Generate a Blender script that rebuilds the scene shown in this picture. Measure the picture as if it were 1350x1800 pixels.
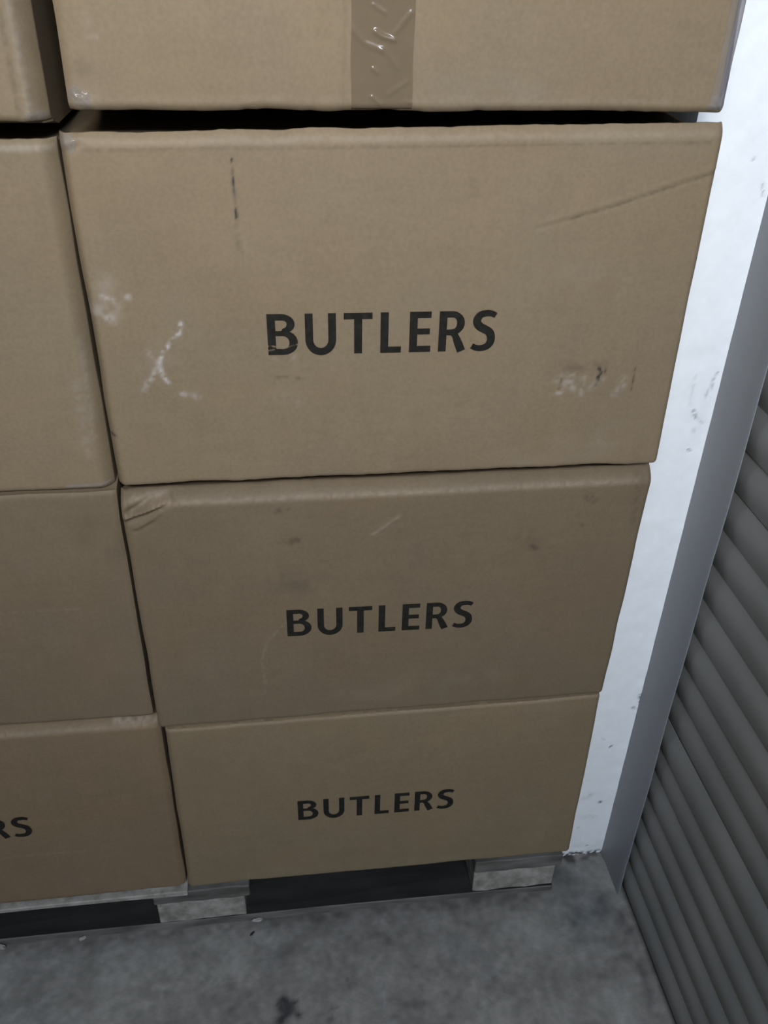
import bpy, math
import numpy as np
from mathutils import Vector

# ------------------------------------------------------------------ camera, world, lights, exposure
scene = bpy.context.scene
for o in list(bpy.data.objects):
    bpy.data.objects.remove(o, do_unlink=True)
COL = scene.collection
cam_d = bpy.data.cameras.new('camera')
cam = bpy.data.objects.new('camera', cam_d)
COL.objects.link(cam)
cam.location = (0.1825, -0.8436, 1.4043)
cam.rotation_mode = 'XYZ'
cam.rotation_euler = (0.9823, -0.0185, -0.1203)
cam_d.sensor_fit = 'HORIZONTAL'
cam_d.sensor_width = 36.0
cam_d.lens = 36.0 * 1537.99 / 1350.0
cam_d.clip_start = 0.02
scene.camera = cam

world = bpy.data.worlds.new('world')
scene.world = world
world.use_nodes = True
world.node_tree.nodes['Background'].inputs[0].default_value = (0.80, 0.90, 1.0, 1)
world.node_tree.nodes['Background'].inputs[1].default_value = 0.16

def area(name, loc, target, sx, sy, power, color):
    l = bpy.data.lights.new(name, 'AREA')
    l.shape = 'RECTANGLE'; l.size = sx; l.size_y = sy
    l.energy = power; l.color = color
    o = bpy.data.objects.new(name, l); COL.objects.link(o)
    o.location = loc
    o.rotation_euler = (Vector(target) - Vector(loc)).to_track_quat('-Z', 'Y').to_euler()
    return o
la = area('narrow_key_light', (-0.15, -1.70, 2.20), (0.16, 0.0, 1.52), 0.55, 0.30, 3.3, (1.0, 0.97, 0.92))
la.data.spread = math.radians(58)  # unseen key light, spread narrowed to leave the lower cartons dark
area('front_fill_light', (0.44, -2.1, 2.35), (0.50, 0.0, 0.6), 0.9, 0.25, 61, (0.83, 0.93, 1.08))  # added unseen fill, brightens the white pier and right-hand cartons
scene.view_settings.view_transform = 'Standard'
scene.view_settings.look = 'None'
scene.view_settings.exposure = -0.12
scene.view_settings.gamma = 1.0
scene.view_settings.use_curve_mapping = False

# ------------------------------------------------------------------ helpers
def noise_grid(seed, n=64):
    return np.random.RandomState(seed).rand(n, n)
def vnoise(x, z, scale, seed=0):
    """smooth value noise in -1..1, feature size = scale (metres)"""
    g = noise_grid(seed); n = g.shape[0]
    u = np.asarray(x) / scale + 17.3; v = np.asarray(z) / scale + 9.1
    i = np.floor(u).astype(int); j = np.floor(v).astype(int)
    fu = u - i; fv = v - j
    fu = fu * fu * (3 - 2 * fu); fv = fv * fv * (3 - 2 * fv)
    a = g[i % n, j % n]; b = g[(i + 1) % n, j % n]; c = g[i % n, (j + 1) % n]; d = g[(i + 1) % n, (j + 1) % n]
    return 2 * ((a * (1 - fu) + b * fu) * (1 - fv) + (c * (1 - fu) + d * fu) * fv) - 1
def seg_dist(x, z, pts):
    d = np.full(np.shape(x), 9.0)
    if len(pts) == 1:
        return np.hypot(x - pts[0][0], z - pts[0][1])
    for (x0, z0), (x1, z1) in zip(pts[:-1], pts[1:]):
        dx, dz = x1 - x0, z1 - z0
        L2 = dx * dx + dz * dz + 1e-12
        t = np.clip(((x - x0) * dx + (z - z0) * dz) / L2, 0, 1)
        d = np.minimum(d, np.hypot(x - x0 - t * dx, z - z0 - t * dz))
    return d
def gauss(d, w):
    return np.exp(-(d / w) ** 2)

def link(name, me, parent=None):
    o = bpy.data.objects.new(name, me)
    COL.objects.link(o)
    if parent is not None:
        o.parent = parent
    return o
def mesh(name, verts, faces, mat, parent=None, smooth=False, col=None, sharp=None):
    me = bpy.data.meshes.new(name)
    if isinstance(faces, np.ndarray):
        faces = faces.tolist()
    me.from_pydata([tuple(map(float, v)) for v in verts], [], faces)
    me.materials.append(mat)
    if smooth:
        me.polygons.foreach_set('use_smooth', [True] * len(me.polygons))
    if col is not None:
        a = me.color_attributes.new('Col', 'FLOAT_COLOR', 'POINT')
        a.data.foreach_set('color', np.asarray(col, dtype=np.float32).ravel())
    me.update()
    if sharp:
        me.set_sharp_from_angle(angle=math.radians(sharp))
    return link(name, me, parent)
def tag(o, label=None, cat=None, group=None, kind=None):
    if label: o['label'] = label
    if cat: o['category'] = cat
    if group: o['group'] = group
    if kind: o['kind'] = kind
    return o
def empty(name, loc=(0, 0, 0)):
    o = bpy.data.objects.new(name, None); COL.objects.link(o)
    o.location = loc; o.empty_display_size = 0.05
    return o
def grid_faces(nu, nv, flip=False):
    i, j = np.meshgrid(np.arange(nu - 1), np.arange(nv - 1), indexing='ij')
    a = (i * nv + j).ravel()
    f = np.stack([a, a + nv, a + nv + 1, a + 1], 1)
    return f[:, ::-1] if flip else f

def box_me(x0, x1, y0, y1, z0, z1, ch=0.0015, wob=0.0, seed=0):
    """box with chamfered edges, slightly uneven"""
    import bmesh
    bm = bmesh.new()
    bmesh.ops.create_cube(bm, size=1)
    for v in bm.verts:
        v.co = ((x0 + x1) / 2 + v.co.x * (x1 - x0), (y0 + y1) / 2 + v.co.y * (y1 - y0), (z0 + z1) / 2 + v.co.z * (z1 - z0))
    if wob:
        bmesh.ops.subdivide_edges(bm, edges=[e for e in bm.edges if e.calc_length() > 0.09], cuts=5, use_grid_fill=True)
        rs = np.random.RandomState(seed)
        for v in bm.verts:
            v.co.y += rs.uniform(-wob, wob) * 0.8
            v.co.z += rs.uniform(-wob, 0) if v.co.z > (z0 + z1) / 2 else rs.uniform(0, wob) * (z0 > 0.003)
    if ch:
        es = [e for e in bm.edges if len(e.link_faces) == 2 and e.calc_face_angle(0) > 0.9]
        bmesh.ops.bevel(bm, geom=es, offset=ch, segments=1, affect='EDGES')
    me = bpy.data.meshes.new('m'); bm.to_mesh(me); bm.free()
    return me
def box(name, b, mat, parent=None, **k):
    me = box_me(*b, **k); me.name = name; me.materials.append(mat)
    return link(name, me, parent)

# ------------------------------------------------------------------ materials
def nt_new(name):
    m = bpy.data.materials.new(name); m.use_nodes = True
    nt = m.node_tree; b = nt.nodes['Principled BSDF']
    return m, nt, b
def N(nt, t, **k):
    n = nt.nodes.new(t)
    for a, v in k.items():
        setattr(n, a, v)
    return n
def mat_attr(name, rough=0.6, spec=0.3, nscale=300, namt=0.06, bump=0.1, bscale=400, stretch=(1, 1, 1), bdist=0.0006):
    """colour read from the painted wear and shade of the piece itself, plus fine grain"""
    m, nt, b = nt_new(name)
    at = N(nt, 'ShaderNodeVertexColor', layer_name='Col')
    tc = N(nt, 'ShaderNodeTexCoord'); mp = N(nt, 'ShaderNodeMapping'); mp.inputs['Scale'].default_value = stretch
    nt.links.new(tc.outputs['Object'], mp.inputs[0])
    no = N(nt, 'ShaderNodeTexNoise'); no.inputs['Scale'].default_value = nscale; no.inputs['Detail'].default_value = 3
    nt.links.new(mp.outputs[0], no.inputs[0])
    mr = N(nt, 'ShaderNodeMapRange'); mr.inputs[1].default_value = 0.25; mr.inputs[2].default_value = 0.75
    mr.inputs[3].default_value = 1 - namt; mr.inputs[4].default_value = 1 + namt
    nt.links.new(no.outputs[0], mr.inputs[0])
    mx = N(nt, 'ShaderNodeVectorMath', operation='SCALE')
    nt.links.new(at.outputs[0], mx.inputs[0]); nt.links.new(mr.outputs[0], mx.inputs['Scale'])
    nt.links.new(mx.outputs[0], b.inputs['Base Color'])
    n2 = N(nt, 'ShaderNodeTexNoise'); n2.inputs['Scale'].default_value = bscale; n2.inputs['Detail'].default_value = 2
    nt.links.new(mp.outputs[0], n2.inputs[0])
    bp = N(nt, 'ShaderNodeBump'); bp.inputs['Strength'].default_value = bump; bp.inputs['Distance'].default_value = bdist
    nt.links.new(n2.outputs[0], bp.inputs['Height']); nt.links.new(bp.outputs[0], b.inputs['Normal'])
    b.inputs['Roughness'].default_value = rough; b.inputs['Specular IOR Level'].default_value = spec
    return m
def mat_noise(name, c0, c1, scale=20, rough=0.6, spec=0.3, stretch=(1, 1, 1), bump=0.2, metal=0.0, detail=5, bdist=0.001, alpha=1.0):
    m, nt, b = nt_new(name)
    tc = N(nt, 'ShaderNodeTexCoord'); mp = N(nt, 'ShaderNodeMapping'); mp.inputs['Scale'].default_value = stretch
    nt.links.new(tc.outputs['Object'], mp.inputs[0])
    no = N(nt, 'ShaderNodeTexNoise'); no.inputs['Scale'].default_value = scale; no.inputs['Detail'].default_value = detail
    nt.links.new(mp.outputs[0], no.inputs[0])
    cr = N(nt, 'ShaderNodeValToRGB')
    cr.color_ramp.elements[0].position = 0.3; cr.color_ramp.elements[0].color = (*c0, 1)
    cr.color_ramp.elements[1].position = 0.7; cr.color_ramp.elements[1].color = (*c1, 1)
    nt.links.new(no.outputs[0], cr.inputs[0]); nt.links.new(cr.outputs[0], b.inputs['Base Color'])
    bp = N(nt, 'ShaderNodeBump'); bp.inputs['Strength'].default_value = bump; bp.inputs['Distance'].default_value = bdist
    nt.links.new(no.outputs[0], bp.inputs['Height']); nt.links.new(bp.outputs[0], b.inputs['Normal'])
    b.inputs['Roughness'].default_value = rough; b.inputs['Specular IOR Level'].default_value = spec
    b.inputs['Metallic'].default_value = metal; b.inputs['Alpha'].default_value = alpha
    return m
KRAFT = np.array([0.206, 0.153, 0.094])
M_kraft = mat_attr('kraft_cardboard', rough=0.62, spec=0.28, nscale=260, namt=0.07, bump=0.12, bscale=500, stretch=(1, 1, 1))
M_ink = mat_noise('black_print_ink', (0.011, 0.010, 0.008), (0.020, 0.018, 0.015), scale=160, rough=0.7, spec=0.12, bump=0.05)
M_tape = mat_noise('brown_packing_tape', (0.178, 0.132, 0.082), (0.202, 0.150, 0.095), scale=30, rough=0.16, spec=0.5, bump=0.15, alpha=0.72)
M_clear = mat_noise('clear_packing_tape', (0.30, 0.27, 0.24), (0.36, 0.33, 0.30), scale=40, rough=0.14, spec=0.6, bump=0.3, alpha=0.30)
M_film = mat_noise('grey_tape_edge', (0.05, 0.045, 0.05), (0.36, 0.33, 0.34), scale=170, rough=0.2, spec=0.5, bump=0.3, stretch=(1, 1, 0.06), alpha=0.92)
M_white = mat_attr('white_painted_wall', rough=0.55, spec=0.3, nscale=120, namt=0.02, bump=0.25, bscale=90, bdist=0.001)
M_wall = mat_noise('dark_wall_paint', (0.30, 0.31, 0.32), (0.36, 0.37, 0.38), scale=8)
M_rail = mat_noise('grey_sheet_metal', (0.23, 0.24, 0.255), (0.275, 0.28, 0.29), scale=9, rough=0.5, spec=0.4, stretch=(1, 1, 0.35), bump=0.05)
M_slat = mat_noise('grey_shutter_paint', (0.215, 0.222, 0.214), (0.268, 0.262, 0.248), scale=7, rough=0.55, spec=0.3, bump=0.05)
M_floor = mat_attr('concrete_floor', rough=0.75, spec=0.25, nscale=90, namt=0.14, bump=0.35, bscale=120, bdist=0.002)
M_wood = mat_noise('weathered_pallet_wood', (0.065, 0.060, 0.052), (0.155, 0.147, 0.132), scale=38, rough=0.8, stretch=(0.35, 1, 1.6), bump=0.5)
M_board = mat_noise('shaded_dark_board', (0.014, 0.013, 0.012), (0.028, 0.026, 0.024), scale=30, rough=0.85, stretch=(0.3, 1, 1), bump=0.5)  # near-black colour stands for the shade inside the pallet openings
M_block = mat_noise('pressed_wood_block', (0.17, 0.158, 0.135), (0.36, 0.338, 0.30), scale=55, rough=0.85, bump=0.7)
M_chip = mat_noise('pale_wood_chip', (0.22, 0.21, 0.19), (0.42, 0.40, 0.37), scale=90)
M_dark = mat_noise('dark_splinter', (0.015, 0.014, 0.013), (0.03, 0.03, 0.03), scale=90)

# ------------------------------------------------------------------ the setting
def axis(a, b, fa, fb, step, coarse=8):
    """coordinates from a to b, fine between fa and fb"""
    l = list(np.linspace(a, fa, coarse, endpoint=False)) if fa > a else []
    l += list(np.arange(fa, fb, step))
    l += list(np.linspace(fb, b, coarse)) if b > fb else [fb]
    return np.array(l)
def painter(X, Z, base, marks):
    c = np.ones(X.shape + (3,)) * np.array(base)
    for i, mk in enumerate(marks):
        pts, w, s, colr = mk[:4]
        rag = mk[4] if len(mk) > 4 else 0.5
        d = seg_dist(X, Z, pts)
        a = s * gauss(d, w)
        a = a * np.clip(1 + rag * 1.6 * vnoise(X, Z, max(0.0035, w * 0.8), 31 + i), 0, 1.6)
        a = np.clip(a, 0, 1)[..., None]
        c = c * (1 - a) + np.array(colr) * a
    return np.clip(c, 0.003, 1)
def rgba(c):
    c = c.reshape(-1, 3)
    return np.concatenate([c, np.ones((len(c), 1))], 1)

# floor
xs = axis(-3.0, 2.5, -0.42, 0.80, 0.004); ys = axis(-3.5, 1.2, -0.26, 0.12, 0.004)
X, Y = np.meshgrid(xs, ys, indexing='ij')
FB = np.array([0.218, 0.209, 0.190])
fl_marks = [
    ([(0.139, -0.118), (0.147, -0.128), (0.130, -0.146), (0.127, -0.165)], 0.010, 1.0, (0.045, 0.045, 0.045), 0.45),
    ([(0.150, -0.120), (0.157, -0.119)], 0.004, 0.9, (0.06, 0.06, 0.06), 0.5), ([(0.135, -0.125), (0.150, -0.135)], 0.008, 0.9, (0.055, 0.055, 0.055), 0.5), ([(0.128, -0.122)], 0.004, 0.6, (0.07, 0.07, 0.07), 0.6),
    ([(0.160, -0.140)], 0.005, 0.8, (0.052, 0.052, 0.052), 0.6),
    ([(0.240, -0.095), (0.243, -0.102)], 0.006, 0.4, (0.061, 0.061, 0.061), 0.8),
    ([(0.218, -0.134), (0.209, -0.150)], 0.007, 0.45, (0.070, 0.070, 0.070), 0.8),
    ([(0.06, -0.12), (0.09, -0.135)], 0.014, 0.3, (0.079, 0.079, 0.079), 0.9),
    ([(0.02, -0.07), (0.05, -0.075)], 0.008, 0.25, (0.088, 0.088, 0.084), 0.8),
    ([(0.29, -0.10), (0.30, -0.17)], 0.006, 0.35, (0.263, 0.263, 0.263), 0.8),
    ([(0.11, 0.0), (0.115, -0.05)], 0.012, 0.3, (0.228, 0.228, 0.228), 0.8),
    ([(0.42, -0.05), (0.46, -0.10)], 0.02, 0.25, (0.228, 0.228, 0.228), 0.8),
    ([(0.640, 0.09), (0.67, 0.080), (0.70, 0.083), (0.722, 0.078)], 0.011, 0.9, (0.070, 0.063, 0.058), 0.9),
    ([(0.66, 0.03), (0.655, -0.03), (0.68, 0.0)], 0.035, 0.55, (0.102, 0.112, 0.117), 0.4),  # shade in the corner beside the pier, painted on the floor
    ([(0.717, -0.03), (0.714, -0.30)], 0.012, 0.4, (0.088, 0.079, 0.079), 0.7),
    ([(-0.6, 0.075), (0.605, 0.075)], 0.045, 1.0, (0.012, 0.012, 0.012), 0.1),  # shade under the pallet painted into the floor colour
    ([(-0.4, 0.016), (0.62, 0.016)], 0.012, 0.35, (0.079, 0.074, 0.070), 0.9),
    ([(-0.33, -0.09), (-0.2, -0.13)], 0.05, 0.3, (0.210, 0.210, 0.201), 0.6),
]
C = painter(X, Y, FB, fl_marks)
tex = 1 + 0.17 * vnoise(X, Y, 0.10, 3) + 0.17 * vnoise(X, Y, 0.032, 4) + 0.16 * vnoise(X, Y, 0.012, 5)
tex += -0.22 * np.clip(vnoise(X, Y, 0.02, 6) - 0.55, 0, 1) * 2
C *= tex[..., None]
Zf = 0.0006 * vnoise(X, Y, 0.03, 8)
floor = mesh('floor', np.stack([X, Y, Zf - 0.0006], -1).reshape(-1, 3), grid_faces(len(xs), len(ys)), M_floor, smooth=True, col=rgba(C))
tag(floor, kind='structure')

# white pier whose face looks towards the camera, and the wall behind the pallet
YB, XG, XP = 0.0873, 0.7236, 0.624
zs = axis(0.0, 2.9, 0.0, 1.5, 0.0025); xs = axis(XP, XG, XP, XG, 0.0025)
X, Z = np.meshgrid(xs, zs, indexing='ij')
G = (0.28, 0.29, 0.31)
chips = [
    ([(0.6961, 1.2064)], 0.0022, 0.5, G), ([(0.714, 1.180), (0.717, 1.168)], 0.002, 0.35, G),
    ([(0.7075, 0.9239), (0.7127, 0.9508)], 0.0018, 0.38, G, 0.9), ([(0.7151, 0.9314), (0.7127, 0.9450), (0.716, 0.958)], 0.0013, 0.5, G, 0.9),
    ([(0.697, 0.906), (0.701, 0.8963)], 0.0026, 0.55, G, 0.9), ([(0.7126, 0.8877), (0.706, 0.893)], 0.0018, 0.4, G),
    ([(0.690, 0.915), (0.688, 0.955)], 0.002, 0.12, G, 1.0), ([(0.704, 0.878)], 0.0035, 0.3, G),
    ([(0.7020, 0.8491), (0.7055, 0.8485)], 0.0016, 0.75, G), ([(0.7215, 0.4041), (0.7225, 0.385)], 0.0026, 0.7, G, 0.8),
    ([(0.7172, 0.3732), (0.7155, 0.376)], 0.0024, 0.85, (0.12, 0.125, 0.14)), ([(0.6936, 0.2894), (0.6915, 0.2870)], 0.0020, 0.9, (0.13, 0.13, 0.14), 0.2),
    ([(0.6974, 0.1455)], 0.0034, 0.9, (0.13, 0.14, 0.17), 0.3), ([(0.6923, 0.0248)], 0.0020, 0.8, (0.12, 0.12, 0.14)),
    ([(0.668, 0.158), (0.675, 0.166)], 0.008, 0.22, (0.4, 0.42, 0.46), 0.9), ([(0.68, 0.11), (0.695, 0.105)], 0.004, 0.2, G, 0.9),
    ([(0.67, 0.315), (0.679, 0.305)], 0.0015, 0.35, G, 0.9), ([(0.6685, 0.08)], 0.003, 0.3, G),
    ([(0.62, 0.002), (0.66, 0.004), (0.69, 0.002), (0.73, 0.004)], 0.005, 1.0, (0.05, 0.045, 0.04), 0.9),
    ([(0.62, 0.02), (0.73, 0.02)], 0.02, 0.12, (0.4, 0.4, 0.42), 0.9),
    ([(0.70, 0.93), (0.705, 0.89)], 0.02, 0.06, G, 0.9),
]
C = painter(X, Z, (0.86, 0.875, 0.88), chips)
C *= (1 + 0.012 * vnoise(X, Z, 0.01, 12) + 0.015 * vnoise(X, Z, 0.05, 13))[..., None]
dark = np.clip((0.855 - C.mean(-1)) / 0.5, 0, 1)
Yp = YB + 0.0012 * dark + 0.0004 * vnoise(X, Z, 0.02, 14)
V = list(np.stack([X, Yp, Z], -1).reshape(-1, 3)); F = grid_faces(len(xs), len(zs)).tolist(); CC = list(rgba(C))
def addq(V, F, CC, pts, c=(0.78, 0.82, 0.86)):
    n = len(V)
    for p in pts:
        V.append(p); CC.append((*c, 1))
    F.append([n, n + 1, n + 2, n + 3])
addq(V, F, CC, [(XP, YB, 0), (XP, YB, 2.9), (XP, 0.85, 2.9), (XP, 0.85, 0)])
addq(V, F, CC, [(XG, YB, 0), (XG, 0.85, 0), (XG, 0.85, 2.9), (XG, YB, 2.9)])
addq(V, F, CC, [(-3.0, 0.85, 0), (XP, 0.85, 0), (XP, 0.85, 2.9), (-3.0, 0.85, 2.9)], (0.4, 0.42, 0.44))
tag(mesh('wall_back', V, F, M_white, smooth=False, col=CC), kind='structure')

# grey guide rail: folded sheet standing in front of the pier's corner
zs = np.concatenate([np.linspace(0.0, 0.30, 16), np.linspace(0.34, 2.85, 60)])
prof = [(XG - 0.0010, YB + 0.0005), (XG - 0.0003, YB - 0.004), (XG, YB - 0.02), (XG, 0.045), (XG, 0.012), (XG, 0.0036),
        (XG + 0.0008, 0.0020), (XG + 0.0020, 0.0022), (XG + 0.0026, 0.0040), (XG + 0.0026, 0.03), (XG + 0.0026, 0.085), (XG + 0.0026, YB + 0.0005)]
V = []
for i, z in enumerate(zs):
    w = 0.0007 * math.sin(z * 9) + 0.0005 * math.sin(z * 23 + 1)
    dent = 0.0022 * math.exp(-((z - 0.075) / 0.012) ** 2)
    for k, (px, py) in enumerate(prof):
        f = max(0.0, 1 - py / YB)
        V.append((px + w * f, py + dent * f, z))
n = len(prof)
F = [[i * n + k, i * n + (k + 1) % n, (i + 1) * n + (k + 1) % n, (i + 1) * n + k] for i in range(len(zs) - 1) for k in range(n)]
F.append(list(range(n))); F.append([(len(zs) - 1) * n + k for k in range(n)][::-1])
tag(mesh('trim_1', V, F, M_rail, smooth=True, sharp=50), kind='structure')

# ribbed roller shutter on the right, slat by slat
XS = 0.7385; PITCH = 0.0582
door = empty('door_1', (XS, -0.9, 0)); tag(door, kind='structure')
ny = 46
yy = np.concatenate([np.linspace(-2.2, -0.5, 12, endpoint=False), np.linspace(-0.5, 0.075, ny - 12)])
pf = []
for t in np.linspace(0, 1, 9):
    pf.append((-0.0052 * math.sin(math.pi * (0.06 + 0.94 * t)) ** 1.1, t * PITCH))       # convex face
pf = pf + [(0.0022, PITCH * 0.985), (0.0028, PITCH * 0.5), (0.0022, PITCH * 0.02)]
def slat_mesh():
    V, F = [], []
    n = len(pf)
    for j, y in enumerate(yy):
        for (px, pz) in pf:
            V.append((px, y + 0.9, pz))
    for j in range(len(yy) - 1):
        for k in range(n):
            F.append([j * n + k, j * n + (k + 1) % n, (j + 1) * n + (k + 1) % n, (j + 1) * n + k])
    F.append(list(range(n))[::-1]); F.append([(len(yy) - 1) * n + k for k in range(n)])
    me = bpy.data.meshes.new('slat'); me.from_pydata(V, [], F)
    me.materials.append(M_slat)
    me.polygons.foreach_set('use_smooth', [True] * len(me.polygons)); me.update()
    me.set_sharp_from_angle(angle=math.radians(45))
    return me
sm = slat_mesh()
import bmesh
bm = bmesh.new(); bm.from_mesh(sm); bmesh.ops.recalc_face_normals(bm, faces=bm.faces); bm.to_mesh(sm); bm.free()
rs = np.random.RandomState(5)
for k in range(-1, 46):
    z = 0.8864 - 15 * PITCH + 0.0 + k * PITCH
    if z < -0.001: continue
    o = link('slat', sm, door)
    o.location = (rs.uniform(-0.0006, 0.0006), 0, z + rs.uniform(-0.0006, 0.0006))
    o.rotation_euler = (rs.uniform(-0.0008, 0.0008), 0, rs.uniform(-0.002, 0.002))
# wall behind the shutter, ceiling
tag(box('wall_right', (0.765, 0.865, -3.5, 1.2, 0, 2.9), M_wall, ch=0), kind='structure')
tag(box('ceiling', (-3.0, 0.865, -3.5, 1.2, 2.9, 3.0), M_wall, ch=0), kind='structure')

# ------------------------------------------------------------------ cartons
class Carton:
    def __init__(s, label, tl, tr, bl, br, roll, zt, zb, gd=0.03, y0=0.0, depth=0.6, seed=1, marks=(), ridges=(), fine_from=None,
                 tone=1.0, bulge=0.002, edgew=0.0012, tint=(1, 1, 1), rise=None):
        s.c = (tl, tr, bl, br); s.roll = roll; s.y0 = y0; s.seed = seed; s.ridges = list(ridges); s.bulge = bulge
        s.zmid = (tl[1] + bl[1]) / 2
        s.root = empty('cardboard_carton', ((bl[0] + br[0]) / 2, depth / 2, zb))
        tag(s.root, label, 'carton', 'brown cardboard cartons stacked on the pallet')
        # grid
        nv = int((tl[1] - bl[1]) / 0.002)
        v = np.concatenate([[0, 0.0015, 0.003], np.linspace(0.006, 0.985, nv), [0.990, 0.994, 0.997, 1.0]])
        W = tr[0] - tl[0]
        if fine_from is None:
            nu = int(W / 0.002); u = np.linspace(0.003, 0.997, nu)
        else:
            ff = (fine_from - tl[0]) / W
            u = np.concatenate([np.linspace(0.003, ff, 12, endpoint=False), np.linspace(ff, 0.997, int(W * (1 - ff) / 0.002))])
        u = np.concatenate([[0, 0.001], u, [0.999, 1.0]])
        U, Vv = np.meshgrid(u, v, indexing='ij')
        X = (tl[0] * (1 - U) + tr[0] * U) * Vv + (bl[0] * (1 - U) + br[0] * U) * (1 - Vv)
        Z = (tl[1] * (1 - U) + tr[1] * U) * Vv + (bl[1] * (1 - U) + br[1] * U) * (1 - Vv)
        Y = s.Y(X, Z)
        # uneven edges
        db = (Z - s.zb_(X)); dt = s.zt_(X) - Z
        Zm = Z + edgew * vnoise(X, X * 0, 0.05, seed + 40) * gauss(db, 0.012) + edgew * 0.8 * vnoise(X, X * 0 + 1, 0.04, seed + 41) * gauss(dt, 0.012)
        Zm += 0.0004 * vnoise(X, X * 0, 0.008, seed + 42) * (gauss(db, 0.004) + gauss(dt, 0.004))
        dl = X - s.xl_(Z); dr = s.xr_(Z) - X
        Xm = X + edgew * 0.7 * vnoise(Z, Z * 0, 0.05, seed + 43) * gauss(dl, 0.012) + edgew * 0.7 * vnoise(Z, Z * 0 + 1, 0.05, seed + 44) * gauss(dr, 0.012)
        base = KRAFT * tone * np.array(tint)
        Cc = painter(X, Z, base, marks)
        t = 1 + 0.035 * vnoise(X, Z, 0.09, seed) + 0.022 * vnoise(X, Z, 0.02, seed + 1) + 0.02 * vnoise(X * 0.2, Z, 0.0065, seed + 2) + 0.015 * vnoise(X, Z * 0.15, 0.006, seed + 3)
        Cc *= t[..., None]
        Cc *= (1 + np.stack([0.015 * vnoise(X, Z, 0.05, seed + 5), 0 * X, -0.02 * vnoise(X, Z, 0.05, seed + 5)], -1))
        nu_, nv_ = X.shape
        V = list(np.stack([Xm, Y, Zm], -1).reshape(-1, 3)); F = grid_faces(nu_, nv_).tolist(); CC = list(rgba(Cc))
        idx = lambda i, j: i * nv_ + j
        loop = [idx(i, 0) for i in range(nu_)] + [idx(nu_ - 1, j) for j in range(1, nv_)] + [idx(i, nv_ - 1) for i in range(nu_ - 2, -1, -1)] + [idx(0, j) for j in range(nv_ - 2, 0, -1)]
        UL = U.reshape(-1)[loop]; VL = Vv.reshape(-1)[loop]
        prev = loop; L = len(loop)
        P = np.array(V)[loop]
        xl, xr = min(tl[0], bl[0]), max(tr[0], br[0])
        rings = [(0.008, 0.0), (gd * 0.35, 0.35), (gd, 1.0)] + ([(0.30, 1.0)] if rise else []) + [(depth - 0.004, 1.0), (depth, 1.0)]
        for (d, f) in rings:
            ztc = rise if (rise and d >= 0.30) else zt        # lid sags behind its front edge, then carries the carton above
            cur = []
            for k in range(L):
                x, y, z = P[k]
                zc = ztc if VL[k] > 0.5 else zb
                if 0 < VL[k] < 1: zc = zb + (ztc - zb) * VL[k]
                xc = x
                zz = z * (1 - f) + zc * f
                yy_ = max(y0 + d, y + 0.001 + d * 0.2)
                if d == depth:
                    xc = x + (0.004 if UL[k] == 0 else -0.004 if UL[k] == 1 else 0)
                V.append((xc, yy_, zz)); CC.append((*(base * 0.97), 1)); cur.append(len(V) - 1)
            for k in range(L):
                F.append([prev[k], cur[k], cur[(k + 1) % L], prev[(k + 1) % L]])
            prev = cur
        F.append(prev[::-1])
        V = np.array(V) - np.array(s.root.location)
        s.body = mesh('carton_body', V, F, M_kraft, s.root, smooth=True, col=CC, sharp=42)
    def zb_(s, x): tl, tr, bl, br = s.c; return bl[1] + (br[1] - bl[1]) * (x - bl[0]) / (br[0] - bl[0])
    def zt_(s, x): tl, tr, bl, br = s.c; return tl[1] + (tr[1] - tl[1]) * (x - tl[0]) / (tr[0] - tl[0])
    def xl_(s, z): tl, tr, bl, br = s.c; return bl[0] + (tl[0] - bl[0]) * (z - bl[1]) / (tl[1] - bl[1])
    def xr_(s, z): tl, tr, bl, br = s.c; return br[0] + (tr[0] - br[0]) * (z - br[1]) / (tr[1] - br[1])
    def Y(s, X, Z):
        tl, tr, bl, br = s.c
        y = np.full(np.shape(X), s.y0)
        ub = np.clip((X - bl[0]) / (br[0] - bl[0]), 0, 1); vb = np.clip((Z - bl[1]) / (tl[1] - bl[1]), 0, 1)
        y = y - s.bulge * (16 * ub * (1 - ub) * vb * (1 - vb)) ** 0.7
        y = y + 0.0007 * vnoise(X, Z, 0.13, s.seed + 20) + 0.00018 * vnoise(X, Z, 0.035, s.seed + 21)
        for dist, (L, D) in zip((X - s.xl_(Z), s.xr_(Z) - X, s.zt_(X) - Z, Z - s.zb_(X)), s.roll):
            y = y + D * np.clip(1 - dist / L, 0, 1) ** 2
        for r in s.ridges:
            pts, w, h = r
            y = y - h * gauss(seg_dist(X, Z, pts), w)
        return y
    def part(s, name, V, F, mat, **k):
        V = np.array(V, dtype=float) - np.array(s.root.location)
        return mesh(name, V, F, mat, s.root, **k)

# ---- lettering, drawn stroke by stroke in units of the capital height
def ribbon(path, w, n_per=0.09):
    p = [np.array(a, float) for a in path]
    q = [p[0]]
    for a, b in zip(p[:-1], p[1:]):
        n = max(1, int(np.linalg.norm(b - a) / n_per))
        q += [a + (b - a) * (i + 1) / n for i in range(n)]
    q = np.array(q)
    t = np.gradient(q, axis=0); t /= np.linalg.norm(t, axis=1)[:, None]
    nrm = np.stack([-t[:, 1], t[:, 0]], 1)
    ww = np.full(len(q), w) if np.isscalar(w) else np.interp(np.linspace(0, 1, len(q)), np.linspace(0, 1, len(w)), w)
    V = []
    for k in range(len(q)):
        for s_ in (-0.5, 0, 0.5):
            V.append(q[k] + nrm[k] * ww[k] * s_)
    F = []
    for k in range(len(q) - 1):
        for j in (0, 1):
            F.append([3 * k + j, 3 * k + j + 1, 3 * k + 3 + j + 1, 3 * k + 3 + j])
    return V, F
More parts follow.
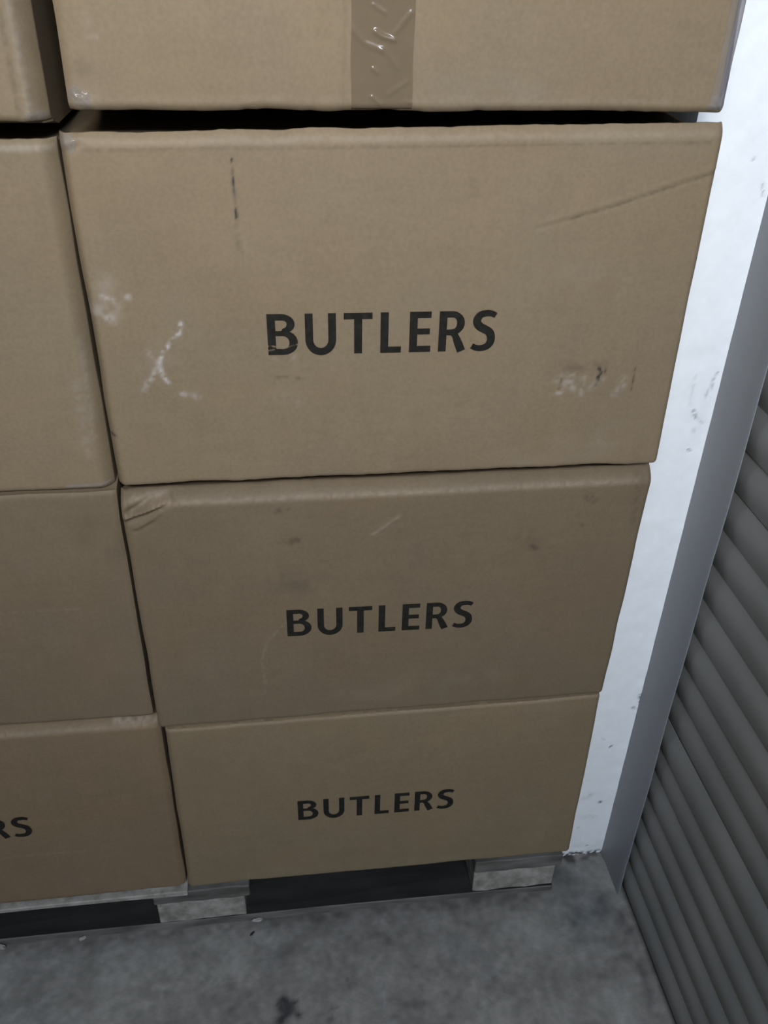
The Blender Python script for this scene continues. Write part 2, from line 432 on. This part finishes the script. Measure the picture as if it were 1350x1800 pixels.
def arc(cx, cy, rx, ry, a0, a1, n=12):
    return [(cx + rx * math.cos(math.radians(a)), cy + ry * math.sin(math.radians(a))) for a in np.linspace(a0, a1, n)]
def spline(pts, n=8):
    out = []
    P = [pts[0]] + list(pts) + [pts[-1]]
    for i in range(1, len(P) - 2):
        p0, p1, p2, p3 = [np.array(P[i + k], float) for k in (-1, 0, 1, 2)]
        for t in np.linspace(0, 1, n, endpoint=False):
            out.append(tuple(0.5 * (2 * p1 + (p2 - p0) * t + (2 * p0 - 5 * p1 + 4 * p2 - p3) * t * t + (3 * p1 - p0 - 3 * p2 + p3) * t ** 3)))
    out.append(tuple(pts[-1]))
    return out
SV, SH = 0.19, 0.155
def letters():
    L = []
    def stem(x, a=0, b=1, w=SV): L.append(ribbon([(x + w / 2, a), (x + w / 2, b)], w))
    def bar(x0, x1, y, w=SH): L.append(ribbon([(x0, y), (x1, y)], w))
    # B
    x = 0.0; stem(x)
    h = SH / 2
    L.append(ribbon([(x + .17, 1 - h), (x + .34, 1 - h)] + arc(x + .34, .755, .21, .755 - .51 - h + .0 + .0775 - .0775 + .0, 90, -90)[1:-1] + [(x + .34, .53), (x + .17, .53)], [SH, SH, SH, .18, .19, .18, SH * .9, SH * .8, SH * .8]))
    L.append(ribbon([(x + .17, .53), (x + .37, .53)] + arc(x + .37, .304, .235, .226, 90, -90)[1:-1] + [(x + .37, h), (x + .17, h)], [SH * .8, SH * .8, SH, .19, .2, .19, SH, SH, SH]))
    # U
    x = 0.878
    L.append(ribbon([(x + SV / 2, 1), (x + SV / 2, .36)] + arc(x + .366, .36, .366 - SV / 2, .36 - SH / 2 + .012, 180, 360, 18)[1:-1] + [(x + .732 - SV / 2, .36), (x + .732 - SV / 2, 1)], SV * .97))
    # T
    x = 1.79; bar(x, x + .677, 1 - SH / 2); stem(x + .338 - SV / 2, 0, 1 - SH * .5)
    # L
    x = 2.66; stem(x); bar(x + SV * .8, x + .50, SH / 2)
    # E
    x = 3.355; stem(x); bar(x + SV * .8, x + .515, 1 - SH / 2); bar(x + SV * .8, x + .49, .515, SH * .95); bar(x + SV * .8, x + .52, SH / 2)
    # R
    x = 4.065; stem(x)
    L.append(ribbon([(x + .17, 1 - h), (x + .32, 1 - h)] + arc(x + .32, .70, .205, .2225, 90, -90)[1:-1] + [(x + .32, .4775), (x + .17, .4775)], [SH, SH, SH, .18, .19, .18, SH, SH, SH * .9]))
    L.append(ribbon([(x + .31, .50), (x + .41, .38), (x + .575, 0)], [.13, .20, .20]))
    # S
    x = 4.87
    S = spline([(.555, .875), (.45, .925), (.33, .935), (.19, .90), (.115, .80), (.115, .70), (.19, .605), (.32, .535), (.43, .46), (.475, .355), (.475, .23), (.40, .115), (.27, .068), (.13, .075), (.02, .125)], 5)
    L.append(ribbon([(x + a, b) for a, b in S], [.13, .15, .165, .19, .20, .20, .20, .20, .19, .165, .15, .14]))
    return L
LET = letters()
def lettering(ct, xl, zl, xr, zr, cap, mat=None, drop=0.0005):
    V, F = [], []
    W = 5.457
    th = math.atan2(zr - zl, xr - xl); sc = math.hypot(xr - xl, zr - zl) / W
    for k, (lv, lf) in enumerate(LET):
        n = len(V)
        for (a, b) in lv:
            x = xl + a * sc * math.cos(th); z = zl + a * sc * math.sin(th) + b * cap
            V.append((x, float(ct.Y(np.array([x]), np.array([z]))[0]) - drop - 0.00002 * k, z))
        F += [[n + i for i in f] for f in lf]
    return ct.part('printed_lettering', V, F, mat or M_ink)
def tape_strip(ct, x0, x1, z0, z1, mat, ridges=(), name='packing_tape', step=0.0011, lift=0.0005, under=0.0, waver=0.0, seed=0):
    u = np.linspace(0, 1, max(4, int((x1 - x0) / step))); v = np.arange(z0, z1, step)
    X, Z = np.meshgrid(x0 + (x1 - x0) * u, v, indexing='ij')
    X = X + waver * vnoise(Z, Z * 0 + 2, 0.03, seed)
    Y = ct.Y(X, Z) - lift - 0.00025 * vnoise(X, Z, 0.012, 70 + seed) ** 2
    for pts, w, h in ridges:
        Y = Y - h * gauss(seg_dist(X, Z, pts), w)
    P = np.stack([X, Y, Z], -1)
    if under:
        lower = [P[:, :1] + np.array([0, d, -0.0006]) for d in (under, under * 0.4)]
        P = np.concatenate([lower[0], lower[1], P], 1)
    return ct.part(name, P.reshape(-1, 3), grid_faces(P.shape[0], P.shape[1]), mat, smooth=True)
def tape_patch(ct, cx, cz, r, mat, amp=0.0008, seed=0, asp=1.0, name='packing_tape'):
    """small crumpled end of tape over a corner or edge: polar grid with a ragged outline"""
    V, F = [], []
    na, nr = 36, 12
    for i in range(nr + 1):
        for j in range(na):
            a = 2 * math.pi * j / na
            rr = r * (1 + 0.25 * math.sin(2 * a + seed) + 0.12 * math.sin(5 * a + seed * 2)) * i / nr
            x = cx + rr * math.cos(a) * asp; z = cz + rr * math.sin(a)
            x = min(max(x, float(ct.xl_(z)) + 0.001), float(ct.xr_(z)) - 0.001)
            z = min(max(z, float(ct.zb_(x)) + 0.001), float(ct.zt_(x)) - 0.001)
            y = float(ct.Y(np.array([x]), np.array([z]))[0]) - 0.0004 - amp * (0.5 + 0.5 * float(vnoise(np.array([x * 1.5 + z * 0.5]), np.array([z]), r * 0.35, 80 + seed)[0])) * (1 - (i / nr) ** 2)
            V.append((x, y, z))
    for i in range(nr):
        for j in range(na):
            F.append([i * na + j, i * na + (j + 1) % na, (i + 1) * na + (j + 1) % na, (i + 1) * na + j])
    return ct.part(name, V, F, mat, smooth=True)

WH = (0.42, 0.38, 0.34); WH2 = (0.30, 0.255, 0.20); DK = (0.060, 0.044, 0.030); BK = (0.03, 0.026, 0.022); LT = (0.27, 0.21, 0.148)
r_std = ((0.007, 0.004), (0.006, 0.004), (0.012, 0.006), (0.005, 0.002))

# ---- right-hand column, bottom to top
R4 = Carton('plain brown carton with dark printed word at the bottom right, resting directly on the pallet',
            (0.0035, 0.5005), (0.6115, 0.5025), (-0.001, 0.1475), (0.6150, 0.1440), ((0.008, 0.005), (0.006, 0.003), (0.004, 0.0025), (0.004, 0.0015)),
            0.5035, 0.1465, seed=11, tone=0.95, gd=0.02,  # tone lowered slightly for the dimmer light low down
            marks=[([(0.0, 0.497), (0.61, 0.500)], 0.003, 0.08, LT, 0.5), ([(0.55, 0.15), (0.60, 0.24)], 0.05, 0.10, WH2, 0.9), ([(0.10, 0.16), (0.5, 0.155)], 0.012, 0.12, LT, 0.8), ([(0.40, 0.49), (0.60, 0.485)], 0.006, 0.12, LT, 0.6)],
            tint=(1.0, 1.0, 0.97))
lettering(R4, 0.1757, 0.2895, 0.4112, 0.2870, 0.0438)
R3 = Carton('brown carton with printed word and crushed top left corner, above the bottom right carton',
            (-0.001, 0.8755), (0.6178, 0.8735), (-0.0025, 0.5075), (0.6140, 0.5080), ((0.006, 0.003), (0.006, 0.004), (0.019, 0.016), (0.004, 0.0015)),
            0.8680, 0.5045, seed=23, tone=0.77, gd=0.035, rise=0.8835,  # dim light on this row painted in through a darker tone
            marks=[([(0.02, 0.862), (0.60, 0.861)], 0.003, 0.35, LT, 0.5), ([(0.173, 0.8478), (0.186, 0.8485)], 0.0022, 0.35, DK, 0.8), ([(0.1725, 0.845)], 0.004, 0.45, DK, 0.5),  # first mark: top rim painted lighter where overhead light catches it
                   ([(0.1924, 0.8041)], 0.0032, 0.7, DK, 0.5), ([(0.186, 0.803)], 0.005, 0.35, DK, 0.5), ([(0.17, 0.803), (0.19, 0.806)], 0.004, 0.15, DK, 0.9),
                   ([(0.170, 0.742), (0.215, 0.737)], 0.014, 0.20, DK, 0.9), ([(0.541, 0.843), (0.549, 0.838)], 0.005, 0.38, DK, 1.0), ([(0.5389, 0.803)], 0.0025, 0.6, DK, 0.6),
                   ([(0.480, 0.776), (0.485, 0.772)], 0.003, 0.45, DK, 0.8), ([(0.47, 0.79), (0.50, 0.76)], 0.012, 0.12, DK, 0.9),
                   ([(0.172, 0.676), (0.150, 0.650), (0.141, 0.62), (0.142, 0.56)], 0.0016, 0.22, LT, 0.9), ([(0.282, 0.806), (0.312, 0.829)], 0.0022, 0.35, WH2, 0.4),
                   ([(0.012, 0.868), (0.045, 0.868)], 0.004, 0.45, LT, 0.4), ([(0.602, 0.865), (0.604, 0.80)], 0.005, 0.15, DK, 0.9), ([(0.25, 0.54), (0.45, 0.56)], 0.02, 0.08, LT, 0.9)],  # first mark paints the lit crease at the crushed corner
            ridges=[([(0.282, 0.806), (0.296, 0.816), (0.313, 0.830)], 0.0028, 0.0007), ([(0.278, 0.802), (0.308, 0.822)], 0.003, -0.0004),
                    ([(0.010, 0.855), (0.030, 0.866), (0.050, 0.868)], 0.0048, -0.0055), ([(0.004, 0.848), (0.024, 0.855), (0.048, 0.8645)], 0.0040, 0.0040),
                    ([(0.006, 0.842), (0.030, 0.850), (0.052, 0.8625)], 0.0036, -0.0028), ([(0.012, 0.832), (0.028, 0.842), (0.04, 0.853)], 0.0030, 0.0020), ([(0.01, 0.828), (0.03, 0.838)], 0.003, -0.0009),
                    ([(0.0, 0.846), (0.003, 0.875)], 0.005, 0.003), ([(0.17, 0.677), (0.150, 0.650), (0.141, 0.62), (0.142, 0.57)], 0.0018, 0.0003)])
lettering(R3, 0.1752, 0.6555, 0.4126, 0.6520, 0.0435)
R2 = Carton('printed brown carton with white scuffs on its left, second from the top at right',
            (-0.0005, 1.2500), (0.6118, 1.2565), (0.0000, 0.8895), (0.6192, 0.8868), ((0.009, 0.010), (0.006, 0.004), (0.013, 0.006), (0.004, 0.0015)),
            1.2400, 0.8840, seed=37, gd=0.035, rise=1.2540,
            marks=[([(0.02, 1.243), (0.60, 1.247)], 0.003, 0.30, LT, 0.5), ([(0.02, 1.2365), (0.60, 1.240)], 0.0014, 0.2, DK, 0.5),  # first mark paints overhead light along the top rim
                   ([(0.1491, 1.2282), (0.1491, 1.2085), (0.1500, 1.1763)], 0.0014, 0.75, BK, 0.7), ([(0.150, 1.170), (0.150, 1.140)], 0.004, 0.16, DK, 0.9), ([(0.152, 1.165), (0.158, 1.145)], 0.004, 0.18, LT, 0.9),
                   ([(0.4712, 1.1707), (0.5154, 1.1826), (0.5482, 1.193), (0.5808, 1.2034), (0.6110, 1.2126)], 0.0012, 0.34, DK, 0.6),
                   ([(0.0164, 1.1043), (0.0256, 1.0985)], 0.003, 0.5, WH, 0.8), ([(0.0403, 1.1026)], 0.0028, 0.6, WH, 0.6), ([(0.0175, 1.084), (0.0230, 1.0800)], 0.0042, 0.5, WH, 0.7),
                   ([(0.0059, 1.0886), (0.03, 1.092)], 0.008, 0.22, WH, 0.9), ([(0.02, 1.115)], 0.012, 0.12, WH, 0.8),
                   ([(0.0876, 1.0746), (0.0850, 1.0646), (0.0784, 1.0575), (0.0727, 1.0516), (0.0668, 1.0438), (0.0616, 1.0341)], 0.0022, 0.62, WH, 1.0),
                   ([(0.0616, 1.0341), (0.0625, 1.0222), (0.0682, 1.0110)], 0.0024, 0.6, WH, 0.8), ([(0.0600, 1.027), (0.0544, 1.0212), (0.0427, 1.0057)], 0.0035, 0.35, WH, 0.9),
                   ([(0.052, 1.045), (0.058, 1.030)], 0.003, 0.25, WH, 0.8), ([(0.0804, 0.9977), (0.0975, 0.9937)], 0.003, 0.35, WH, 0.8), ([(0.06, 1.03)], 0.02, 0.08, WH, 0.8),
                   ([(0.177, 1.0128), (0.190, 1.0137)], 0.0012, 0.35, DK, 0.6), ([(0.200, 1.0115), (0.206, 1.0110)], 0.0020, 0.4, DK, 0.6), ([(0.177, 1.012), (0.176, 1.004)], 0.001, 0.25, DK, 0.6),
                   ([(0.176, 1.034), (0.179, 1.033)], 0.002, 0.35, WH2, 0.7), ([(0.196, 1.033), (0.199, 1.038)], 0.002, 0.35, WH2, 0.7), ([(0.180, 0.990), (0.20, 0.985)], 0.006, 0.15, WH2, 0.9), ([(0.200, 0.985)], 0.0014, 0.5, WH2, 0.5),
                   ([(0.480, 0.9990), (0.487, 1.0035), (0.500, 1.004)], 0.0035, 0.45, WH2, 0.9), ([(0.4835, 0.9825), (0.488, 0.9830)], 0.0025, 0.65, WH2, 0.6), ([(0.492, 0.990), (0.502, 0.9880)], 0.0040, 0.6, WH2, 0.8),
                   ([(0.488, 0.997), (0.499, 0.9955)], 0.0025, 0.7, WH2, 0.7), ([(0.5112, 0.9800), (0.511, 0.985)], 0.0022, 0.6, WH2, 0.6), ([(0.512, 1.002), (0.511, 0.992)], 0.0030, 0.35, WH2, 0.8),
                   ([(0.526, 0.993), (0.520, 0.989)], 0.0035, 0.5, WH2, 0.7), ([(0.534, 0.997)], 0.003, 0.4, WH2, 0.7), ([(0.5521, 0.9800), (0.558, 0.990), (0.558, 0.996)], 0.0040, 0.5, WH2, 0.8), ([(0.548, 0.978)], 0.0022, 0.6, WH2, 0.5),
                   ([(0.4870, 1.000), (0.4855, 0.992), (0.4855, 0.988)], 0.0012, 0.6, DK, 0.5), ([(0.5270, 1.0108), (0.5305, 1.006), (0.5275, 1.000), (0.5285, 0.996), (0.5265, 0.9915)], 0.0017, 0.8, BK, 0.9),
                   ([(0.5350, 1.0105), (0.5350, 1.004)], 0.0012, 0.5, BK, 0.8), ([(0.5683, 1.010), (0.5690, 0.998), (0.5690, 0.983)], 0.0010, 0.5, DK, 0.7), ([(0.49, 1.012), (0.53, 1.014)], 0.006, 0.2, DK, 0.9),
                   ([(0.002, 0.9524), (0.0061, 0.9515)], 0.0016, 0.9, BK, 0.2), ([(0.45, 0.90), (0.55, 0.92)], 0.02, 0.10, WH2, 0.9), ([(0.49, 1.12), (0.54, 1.10)], 0.02, 0.07, WH2, 0.9),
                   ([(0.30, 0.9), (0.31, 1.02)], 0.004, 0.06, WH2, 0.9), ([(0.006, 1.244)], 0.006, 0.4, WH2, 0.8)],
            ridges=[([(0.44, 1.162), (0.4712, 1.1707), (0.5154, 1.1826), (0.5482, 1.193), (0.5808, 1.2034), (0.6110, 1.2126)], 0.0022, -0.0005),
                    ([(0.45, 1.1685), (0.5154, 1.1866), (0.5808, 1.2074), (0.6110, 1.2166)], 0.0030, 0.0004),
                    ([(0.0876, 1.0746), (0.0784, 1.0575), (0.0616, 1.0341)], 0.0022, 0.0005), ([(0.484, 0.998), (0.50, 0.992), (0.512, 0.985)], 0.004, -0.0005), ([(0.5690, 1.012), (0.5695, 0.982)], 0.0012, -0.0006),
                    ([(0.552, 0.982), (0.558, 0.995)], 0.003, 0.0005), ([(0.0, 1.234), (0.02, 1.240)], 0.003, -0.0012), ([(0.003, 1.243), (0.018, 1.247)], 0.003, 0.0014)])
# ink worn through at the lower left of its first letter
mw = M_ink.copy(); mw.name = 'black_print_ink_scratched'
nt = mw.node_tree; b = nt.nodes['Principled BSDF']
tc = N(nt, 'ShaderNodeTexCoord')
at = N(nt, 'ShaderNodeVertexColor', layer_name='Col')
nt.links.new(at.outputs['Color'], b.inputs['Alpha'])
lo = lettering(R2, 0.1720, 1.0385, 0.4078, 1.0365, 0.0438, mat=mw)
def refine_scratch(o, ct):
    me = o.data
    bm = bmesh.new(); bm.from_mesh(me)
    loc = np.array(ct.root.location)
    es = [e for e in bm.edges if (e.verts[0].co.x + loc[0]) < 0.209]
    bmesh.ops.subdivide_edges(bm, edges=es, cuts=5, use_grid_fill=True)
    bm.to_mesh(me); bm.free()
    n = len(me.vertices); co = np.empty(n * 3); me.vertices.foreach_get('co', co); co = co.reshape(-1, 3) + loc
    d = seg_dist(co[:, 0], co[:, 2], [(0.168, 1.0485), (0.178, 1.0480), (0.186, 1.0455), (0.196, 1.0480), (0.205, 1.0500)])
    d2 = seg_dist(co[:, 0], co[:, 2], [(0.168, 1.0425), (0.178, 1.0445)])
    a = gauss(d, 0.0011) * (0.75 + 0.6 * vnoise(co[:, 0], co[:, 2], 0.002, 91)) + gauss(d2, 0.001) * 0.7
    a = 1 - np.clip(a * 1.2, 0, 0.95)
    c = np.stack([a, a, a, np.ones(n)], 1).astype(np.float32)
    at = me.color_attributes.new('Col', 'FLOAT_COLOR', 'POINT'); at.data.foreach_set('color', c.ravel())
refine_scratch(lo, R2)
R1 = Carton('top right brown carton with a wrinkled vertical strip of tape down its front',
            (0.018, 1.625), (0.590, 1.630), (0.0135, 1.2690), (0.6085, 1.2665), ((0.009, 0.004), (0.008, 0.006), (0.012, 0.006), (0.007, 0.005)),
            1.628, 1.2545, seed=53, gd=0.16,
            marks=[([(0.03, 1.277), (0.55, 1.276)], 0.004, 0.2, LT, 0.8), ([(0.0245, 1.2797), (0.030, 1.281)], 0.008, 0.25, WH2, 0.6), ([(0.040, 1.325), (0.046, 1.325)], 0.0015, 0.4, WH, 0.5),
                   ([(0.0378, 1.3432), (0.0397, 1.3351)], 0.004, 0.2, WH2, 0.7), ([(0.032, 1.30), (0.030, 1.305)], 0.006, 0.15, DK, 0.6), ([(0.25, 1.27), (0.253, 1.36)], 0.002, 0.12, DK, 0.6), ([(0.34, 1.28), (0.42, 1.285)], 0.015, 0.12, (0.22, 0.19, 0.168), 0.8)])
tr = [([(0.2758, 1.3507), (0.2865, 1.3449)], 0.0016, 0.0008), ([(0.2784, 1.3309), (0.2844, 1.3271), (0.2948, 1.3246)], 0.0021, 0.0016),
      ([(0.2541, 1.3371), (0.2687, 1.3222), (0.2846, 1.3167)], 0.0024, 0.0010), ([(0.2950, 1.3297), (0.3084, 1.3451)], 0.0024, 0.0009), ([(0.2763, 1.3025), (0.2804, 1.299)], 0.0016, 0.0010),
      ([(0.2756, 1.2799), (0.2843, 1.2734)], 0.0017, 0.0011), ([(0.3060, 1.2758), (0.314, 1.2753)], 0.0017, 0.0007), ([(0.2908, 1.2822), (0.3072, 1.2923)], 0.0022, 0.0006),
      ([(0.2846, 1.3167), (0.2937, 1.3093), (0.2973, 1.3035)], 0.0026, 0.0006), ([(0.27, 1.36), (0.29, 1.42), (0.28, 1.50)], 0.003, 0.0008)]
tape_strip(R1, 0.2575, 0.3120, 1.2700, 1.622, M_tape, tr, under=0.03, seed=1, waver=0.0006)
tape_strip(R1, 0.5915, 0.5990, 1.2685, 1.40, M_clear, (), name='corner_tape', seed=2, waver=0.0012, under=0.005)
tape_strip(R1, 0.5985, 0.6080, 1.2700, 1.3700, M_film, (), name='corner_tape', seed=3, waver=0.0005)['label'] = 'crumpled grey translucent tape edge'
tape_patch(R1, 0.0245, 1.2790, 0.0085, M_clear, 0.0020, 3)
tape_patch(R1, 0.598, 1.273, 0.007, M_clear, 0.0015, 5, asp=1.6)
tape_patch(R2, 0.0080, 1.2440, 0.0080, M_clear, 0.0022, 4)

# ---- left-hand column, bottom to top
XL = -0.618
L4 = Carton('bottom left brown carton cut by the picture edge, only the last two printed letters showing',
            (XL - .004, 0.5235), (-0.0015, 0.5185), (XL - .004, 0.1500), (-0.0045, 0.1500), ((0.006, 0.004), (0.012, 0.007), (0.014, 0.013), (0.004, 0.002)),
            0.5120, 0.1465, seed=61, tone=0.87, gd=0.035, rise=0.5262, fine_from=-0.34,  # weak light at the bottom put into the base colour
            marks=[([(-0.32, 0.264), (-0.14, 0.262)], 0.0016, 0.22, LT, 0.9), ([(-0.30, 0.18), (-0.02, 0.20)], 0.03, 0.10, (0.235, 0.155, 0.10), 0.6), ([(-0.06, 0.517), (-0.006, 0.5165)], 0.003, 0.5, WH2, 0.7),
                   ([(-0.34, 0.513), (-0.02, 0.511)], 0.0025, 0.3, LT, 0.7), ([(-0.34, 0.154), (-0.10, 0.153)], 0.003, 0.3, DK, 0.9)],  # first mark: lit top edge painted as a paler streak
            ridges=[([(-0.05, 0.516), (-0.004, 0.5135)], 0.003, 0.0015)], tint=(1.03, 0.98, 0.95))
lettering(L4, -0.4400, 0.3100, -0.2030, 0.3088, 0.0425)
L3 = Carton('unmarked brown carton at left, resting on the lettered bottom left one',
            (XL - .002, 0.8835), (-0.0045, 0.8820), (XL - .002, 0.5360), (-0.0075, 0.5300), ((0.006, 0.004), (0.007, 0.003), (0.006, 0.002), (0.006, 0.003)),
            0.8860, 0.5270, seed=71, tone=0.79, gd=0.03, fine_from=-0.30,  # carton colour darkened to stand for the fading light here
            marks=[([(-0.25, 0.723), (-0.07, 0.7205)], 0.0014, 0.16, LT, 0.9), ([(-0.04, 0.83), (-0.01, 0.80)], 0.02, 0.12, DK, 0.8), ([(-0.2, 0.70), (-0.1, 0.62)], 0.05, 0.07, (0.235, 0.155, 0.10), 0.6)])
L2 = Carton('unmarked brown carton at left, third up from the pallet, lower edge taped',
            (XL - .002, 1.2440), (-0.0035, 1.2445), (XL - .006, 0.8910), (-0.0055, 0.8870), ((0.006, 0.004), (0.016, 0.014), (0.010, 0.005), (0.005, 0.003)),
            1.2360, 0.8865, seed=83, gd=0.04, rise=1.2500, fine_from=-0.17,
            marks=[([(-0.15, 1.2385), (-0.008, 1.2380)], 0.0028, 0.35, WH2, 0.6), ([(-0.024, 1.02), (-0.026, 0.93)], 0.006, 0.22, WH2, 0.6), ([(-0.012, 1.06), (-0.016, 0.95)], 0.003, 0.25, WH2, 0.8), ([(-0.15, 1.060), (-0.03, 1.062)], 0.0015, 0.12, LT, 0.9)])
tape_strip(L2, -0.055, -0.0075, 0.8885, 0.8945, M_clear, [([(-0.055, 0.8910), (-0.010, 0.8912)], 0.0015, 0.0012)], name='packing_tape', seed=6)
L1 = Carton('top left brown carton mostly outside the picture, its right edge creased',
            (XL, 1.615), (-0.004, 1.615), (XL - .004, 1.2595), (-0.0065, 1.2590), ((0.006, 0.004), (0.020, 0.020), (0.01, 0.005), (0.006, 0.004)),
            1.620, 1.2505, seed=97, gd=0.05, fine_from=-0.08,
            marks=[([(-0.018, 1.40), (-0.0185, 1.262)], 0.0035, 0.35, WH2, 0.5), ([(-0.027, 1.40), (-0.028, 1.265)], 0.002, 0.25, DK, 0.6), ([(-0.013, 1.262)], 0.005, 0.3, WH2, 0.6)],
            ridges=[([(-0.0185, 1.40), (-0.0190, 1.265)], 0.003, 0.0012), ([(-0.0265, 1.40), (-0.0265, 1.265)], 0.0025, -0.0008)])
tape_patch(L1, -0.016, 1.2625, 0.006, M_clear, 0.0018, 8, asp=1.2)

# ------------------------------------------------------------------ pallet
pal = empty('wooden_pallet', (0.01, 0.40, 0))
tag(pal, 'worn wooden block pallet standing on the concrete floor under the cartons', 'pallet')
def pbox(name, b, mat, seed, wob=0.0012, ch=0.0015, label=None):
    me = box_me(*b, ch=ch, wob=wob, seed=seed); me.name = name
    me.transform(__import__('mathutils').Matrix.Translation((-0.01, -0.40, 0)))
    me.materials.append(mat)
    o = link(name, me, pal)
    if label: o['label'] = label
    return o
bx = [(-0.590, -0.445), (-0.0625, 0.083), (0.468, 0.610)]
by = [(0.026, 0.120), (0.35, 0.46), (0.70, 0.80)]
s = 0
for i, (y0, y1) in enumerate(by):
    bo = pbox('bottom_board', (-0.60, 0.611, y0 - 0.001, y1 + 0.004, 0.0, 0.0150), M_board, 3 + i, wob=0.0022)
    bo.data.materials.append(M_wood)                      # cartons' shade painted into the board tops, plain wood on the front edge
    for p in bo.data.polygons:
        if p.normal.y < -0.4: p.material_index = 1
    for j, (x0, x1) in enumerate(bx):
        s += 1
        dx = (0.003 if j == 1 else 0)
        pbox('block', (x0, x1 - dx, y0 + 0.001, y1, 0.0140, 0.0775), M_block, 20 + s, wob=0.0018)
for j, (x0, x1) in enumerate(bx):
    pbox('stringer', (x0 - 0.002, x1 + 0.007, 0.020, 0.80, 0.0765, 0.1060), M_wood, 40 + j)
for k, (y0, y1) in enumerate([(0.045, 0.16), (0.20, 0.30), (0.34, 0.48), (0.52, 0.62), (0.66, 0.80)]):
    pbox('deck_board', (-0.60, 0.616, y0, y1, 0.1050, 0.1300), M_wood, 50 + k)
pbox('deck_board', (-0.60, -0.003, -0.0065, 0.30, 0.1345, 0.1455), M_block, 60, wob=0.0013, label='pale splintered board edge under the left cartons')
pbox('deck_board', (0.003, 0.612, 0.045, 0.30, 0.1290, 0.1455), M_wood, 61)
pbox('deck_board', (-0.60, 0.612, 0.32, 0.60, 0.1290, 0.1455), M_wood, 62)

# ------------------------------------------------------------------ litter on the floor
def chip(name, x, y, z, l, w, h, rz, mat, label, cat, seed):
    import bmesh
    bm = bmesh.new(); bmesh.ops.create_icosphere(bm, subdivisions=2, radius=0.5)
    rs = np.random.RandomState(seed)
    for v in bm.verts:
        k = 1 + rs.uniform(-0.22, 0.22)
        v.co = (v.co.x * l * k, v.co.y * w * k, max(-0.5, v.co.z) * h * k)
    zmin = min(v.co.z for v in bm.verts)
    for v in bm.verts: v.co.z -= zmin
    me = bpy.data.meshes.new(name); bm.to_mesh(me); bm.free(); me.materials.append(mat)
    o = link(name, me); o.location = (x, y, z); o.rotation_euler = (0, 0, rz)
    tag(o, label, cat)
    return o
chip('wood_chip', 0.0965, 0.021, 0.0, 0.020, 0.006, 0.008, 0.1, M_chip, 'pale wood chip on the floor just right of the middle pallet block', 'chip', 1)
chip('wood_chip', -0.190, 0.0205, 0.0, 0.013, 0.006, 0.007, 0.3, M_chip, 'small pale chip against the pallet below the left carton', 'chip', 2)
chip('dust_clump', -0.322, 0.0200, 0.0, 0.026, 0.008, 0.012, -0.3, M_block, 'crumbly pale dust clump by the pallet at the left picture edge', 'dust', 3)
chip('dark_splinter', 0.0885, -0.001, 0.0, 0.010, 0.0035, 0.003, 0.75, M_dark, 'tiny black splinter on the floor in front of the pallet', 'splinter', 4)
